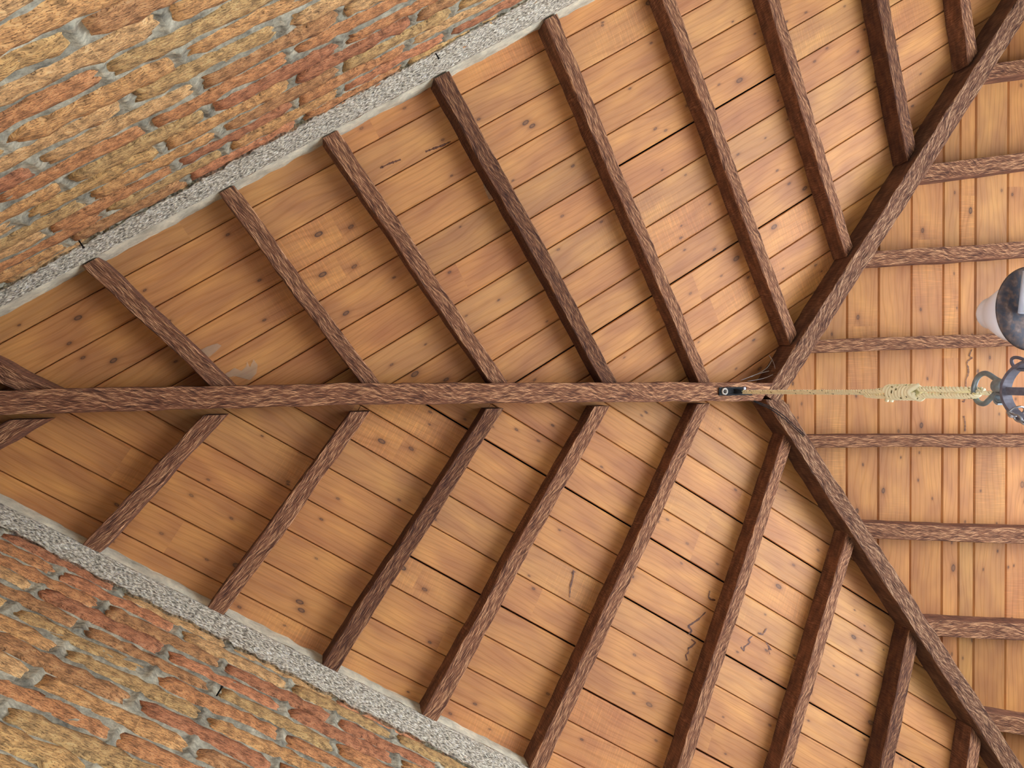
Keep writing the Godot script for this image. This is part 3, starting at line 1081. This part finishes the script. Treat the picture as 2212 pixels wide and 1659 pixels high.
	for s in [1.0, -1.0]:
		var pts := []
		for i in wz.size():
			var sp: float = [0.002, 0.006, 0.010, 0.012, 0.007, 0.010, 0.004][i]
			pts.append(W(wz[i] + Vector3(0.7, 0, 0.7) * sp * s) - wr.position)
		st = new_st()
		tube(st, curve3(pts, 40), 0.0042 * S, 8)
		obj("wire_strand", mesh_of(st), M.wire, wr)
	tag(wr, "thin black twin wire running along the lower hip beam beside the apex", "wire")
	# nails
	var spots := [["N", -1.857, -1.767, "black nail sticking out of the bricks just under the upper ring beam, towards the right"], ["N", -4.506, -1.722, "black nail sticking out just under the upper ring beam, towards the left"], ["D", -3.447, -2.437, "black nail sticking out of a bed joint in the lower left brick wall"]]
	for q in spots:
		st = new_st()
		var n3 := Vector3(-SL[q[0]].n.x, 0, -SL[q[0]].n.y)
		var at := wp(q[0], q[1], q[2])
		tube(st, PackedVector3Array([-n3 * 0.006, n3 * 0.016, n3 * 0.0165 + Vector3(0, -0.001, 0)]), 0.0017, 8)
		tube(st, PackedVector3Array([n3 * 0.016, n3 * 0.018]), 0.0032, 10)
		var nl := obj("nail", mesh_of(st), M.nail)
		nl.position = at
		tag(nl, q[3], "nail", "nails in the brick walls")
	# cobwebs at the apex
	var cw := base("cobweb", W(Vector3(-0.05, 0.0, 0.16)))
	var strands := [[Vector3(-0.32, -0.03, 0.14), Vector3(-0.14, -0.02, 0.20), Vector3(0.0, -0.03, 0.235)], [Vector3(-0.26, -0.05, 0.13), Vector3(-0.08, -0.06, 0.16), Vector3(0.03, -0.06, 0.20)], [Vector3(0.02, 0.0, 0.40), Vector3(0.06, -0.02, 0.32), Vector3(0.07, -0.04, 0.24)], [Vector3(-0.18, 0.02, 0.17), Vector3(-0.02, -0.01, 0.26), Vector3(0.06, 0.0, 0.36)]]
	st = new_st()
	for q in strands:
		var pts := []
		for v in q:
			pts.append(W(v) - cw.position)
		tube(st, curve3(pts, 16), 0.0012, 5)
	var wb := obj("strands", mesh_of(st), M.web, cw)
	wb.set_meta("kind", "stuff")
	tag(cw, "wispy grey cobweb hanging in the corner above the pulley", "cobweb")

func curve3(pts: Array, n: int) -> PackedVector3Array:
	var c := Curve3D.new()
	for i in pts.size():
		var a: Vector3 = pts[maxi(i - 1, 0)]
		var b: Vector3 = pts[mini(i + 1, pts.size() - 1)]
		var t := (b - a) / 6.0
		c.add_point(pts[i], -t, t)
	var out := PackedVector3Array()
	var len := c.get_baked_length()
	for i in n + 1:
		out.append(c.sample_baked(len * i / n, true))
	return out

# three strands laid into a rope
func laid(st: SurfaceTool, path: PackedVector3Array, off: float, rad: float, turn: float) -> void:
	var c := Curve3D.new()
	for p in path:
		c.add_point(p)
	var len := c.get_baked_length()
	var n := maxi(8, int(len / turn * 10.0))
	var d0 := (path[-1] - path[0]).normalized()
	var a := d0.cross(Vector3(0.2, 0.1, 1)).normalized()
	var b := d0.cross(a)
	for k in 3:
		var pts := PackedVector3Array()
		for i in n + 1:
			var s := len * i / n
			var f := TAU * (s / turn + k / 3.0)
			pts.append(c.sample_baked(s) + (a * cos(f) + b * sin(f)) * off)
		tube(st, pts, rad, 7, true, PackedFloat32Array(), 4.0)

# ------------------------------------------------------------------ wrought-iron chandelier on the rope
func build_chandelier() -> void:
	var x0 := -0.40
	var org := W(Vector3(x0, -3.75, 0.11))
	var ch := base("chandelier", org)
	var P := func(x: float, y: float, z: float) -> Vector3: return W(Vector3(x0 + x, y, z)) - org
	# eye: bent round bar
	var st := new_st()
	tube(st, curve3([P.call(0, -3.235, 0.150), P.call(0, -3.175, 0.175), P.call(0, -3.10, 0.212), P.call(0, -3.045, 0.195), P.call(0, -3.012, 0.14), P.call(0, -3.008, 0.085), P.call(0, -3.035, 0.035), P.call(0, -3.085, 0.022), P.call(0.0, -3.13, 0.055), P.call(0.0, -3.185, 0.105), P.call(0.0, -3.235, 0.125)], 60), 0.0165 * S, 12)
	obj("eye", mesh_of(st), M.steel, ch)
	# collar round the two legs of the eye
	st = new_st()
	st.set_smooth_group(-1)
	lathe(st, P.call(0, -3.235, 0.135), Vector3.UP, [Vector2(0.0001, 0), Vector2(0.040 * S, 0), Vector2(0.043 * S, 0.004 * S), Vector2(0.043 * S, 0.060 * S), Vector2(0.040 * S, 0.066 * S), Vector2(0.0001, 0.066 * S)], 20)
	obj("collar", mesh_of(st), M.steel, ch)
	# little scroll under the collar
	var pts := []
	for i in 22:
		var a := i / 21.0 * TAU * 1.25
		var r := 0.036 - 0.022 * i / 21.0
		pts.append(P.call(0.01, -3.205 + sin(a) * r * 1.0, 0.060 - cos(a) * r + 0.0))
	st = new_st()
	strap(st, pts, Vector3(1, 0, 0), 0.030 * S, 0.006 * S)
	obj("scroll", mesh_of(st), M.steel, ch)
	# hoop of flat bar
	var cy := -3.515
	var cz := 0.105
	pts = []
	for i in 49:
		var a := TAU * i / 48.0
		pts.append(P.call(0, cy + cos(a) * 0.275, cz + sin(a) * 0.195))
	st = new_st()
	strap(st, pts, Vector3(1, 0, 0), 0.036 * S, 0.009 * S)
	obj("hoop", mesh_of(st), M.iron, ch)
	# stem down the middle
	st = new_st()
	strap(st, [P.call(0.0, -3.25, cz), P.call(0.0, -3.5, cz), P.call(0, -4.2, cz)], Vector3(0, 0, 1), 0.024 * S, 0.009 * S)
	obj("stem", mesh_of(st), M.iron, ch)
	# chain hanging from the hoop, and its ring
	st = new_st()
	link(st, P.call(0, -3.318, -0.018), Vector3(0, -0.6, 0.8).normalized(), Vector3(1, 0, 0), 0.040 * S, 0.052 * S, 0.0065 * S)
	obj("chain_ring", mesh_of(st), M.chain, ch)
	var c0 := Vector3(-0.055, -3.335, -0.03)
	var c1 := Vector3(0.0, -3.90, -0.52)
	var n := 22
	for i in n:
		var f := float(i) / n
		var at := c0.lerp(c1, f) + Vector3(0, -0.10 * sin(PI * f), 0)
		var d := (c1 - c0 + Vector3(0, -0.10 * PI * cos(PI * f), 0)).normalized()
		st = new_st()
		var s1 := d.cross(Vector3.UP).normalized()
		var s2 := d.cross(s1).normalized()
		link(st, P.call(at.x, at.y, at.z), d, s1 if i % 2 == 0 else s2, 0.026 * S, 0.017 * S, 0.0062 * S)
		obj("chain_link", mesh_of(st), M.chain, ch)
	# hook on the upper side of the hoop
	st = new_st()
	tube(st, curve3([P.call(0.02, -3.40, 0.27), P.call(0.0, -3.33, 0.305), P.call(0.0, -3.285, 0.30), P.call(0.0, -3.29, 0.262), P.call(0.0, -3.34, 0.235), P.call(0.0, -3.40, 0.235)], 24), 0.010 * S, 10)
	obj("hook", mesh_of(st), M.iron, ch)
	# arm carrying the drip pan
	st = new_st()
	strap(st, curve3([P.call(0, -3.47, 0.295), P.call(0, -3.58, 0.38), P.call(0, -3.58, 0.52), P.call(0, -3.43, 0.600)], 16), Vector3(1, 0, 0), 0.025 * S, 0.008 * S)
	obj("arm", mesh_of(st), M.iron, ch)
	var pc: Vector3 = P.call(0.0, -3.425, 0.590)
	st = new_st()
	lathe(st, pc, Vector3.UP, [Vector2(0.0001, 0.0), Vector2(0.18 * S, 0.002 * S), Vector2(0.238 * S, 0.011 * S), Vector2(0.247 * S, 0.020 * S), Vector2(0.241 * S, 0.022 * S), Vector2(0.18 * S, 0.014 * S), Vector2(0.0001, 0.012 * S)], 56)
	obj("drip_pan", mesh_of(st), M.pan, ch)
	st = new_st()
	lathe(st, pc + Vector3(0, 0.012 * S, -0.02 * S), Vector3(0, 1, 0.05).normalized(), [Vector2(0.170 * S, 0.0), Vector2(0.185 * S, 0.06 * S), Vector2(0.172 * S, 0.13 * S), Vector2(0.130 * S, 0.21 * S), Vector2(0.100 * S, 0.26 * S), Vector2(0.096 * S, 0.29 * S), Vector2(0.078 * S, 0.316 * S), Vector2(0.035 * S, 0.329 * S), Vector2(0.0001, 0.333 * S)], 36)
	obj("glass_shade", mesh_of(st), M.glass, ch)
	st = new_st()
	lathe(st, P.call(-0.10, -3.485, 0.555), Vector3(0.08, -0.04, 0.98).normalized(), [Vector2(0.040 * S, 0.0), Vector2(0.052 * S, 0.0), Vector2(0.052 * S, 0.24 * S), Vector2(0.040 * S, 0.24 * S), Vector2(0.040 * S, 0.0)], 24)
	obj("sleeve", mesh_of(st), M.sleeve, ch)
	tag(ch, "grey wrought-iron chandelier with round drip pan and white shade at the right edge", "chandelier")

# flat bar along points, its width lying along wdir
func strap(st: SurfaceTool, pts: Array, wdir: Vector3, hw: float, ht: float) -> void:
	st.set_smooth_group(-1)
	var prev := []
	for i in pts.size():
		var d: Vector3 = (pts[mini(i + 1, pts.size() - 1)] - pts[maxi(i - 1, 0)])
		if i == 0 or i == pts.size() - 1:
			if pts[0].distance_to(pts[-1]) < 1e-4:
				d = pts[1] - pts[-2]
		d = d.normalized()
		var t := d.cross(wdir).normalized()
		var p: Vector3 = pts[i]
		var cur := [p + wdir * hw + t * ht, p - wdir * hw + t * ht, p - wdir * hw - t * ht, p + wdir * hw - t * ht]
		if i > 0:
			for q in 4:
				var q2 := (q + 1) % 4
				quad(st, prev[q], prev[q2], cur[q2], cur[q], (cur[q] + cur[q2]) * 0.5 - p)
		if i == 0 or i == pts.size() - 1:
			quad(st, cur[0], cur[1], cur[2], cur[3], -d if i == 0 else d)
		prev = cur

# one oval link lying in the plane of d and s
func link(st: SurfaceTool, c: Vector3, d: Vector3, s: Vector3, a: float, b: float, rad: float) -> void:
	var pts := PackedVector3Array()
	for i in 25:
		var f := TAU * i / 24.0
		pts.append(c + d * cos(f) * a + s * sin(f) * b)
	tube(st, pts, rad, 8, false)
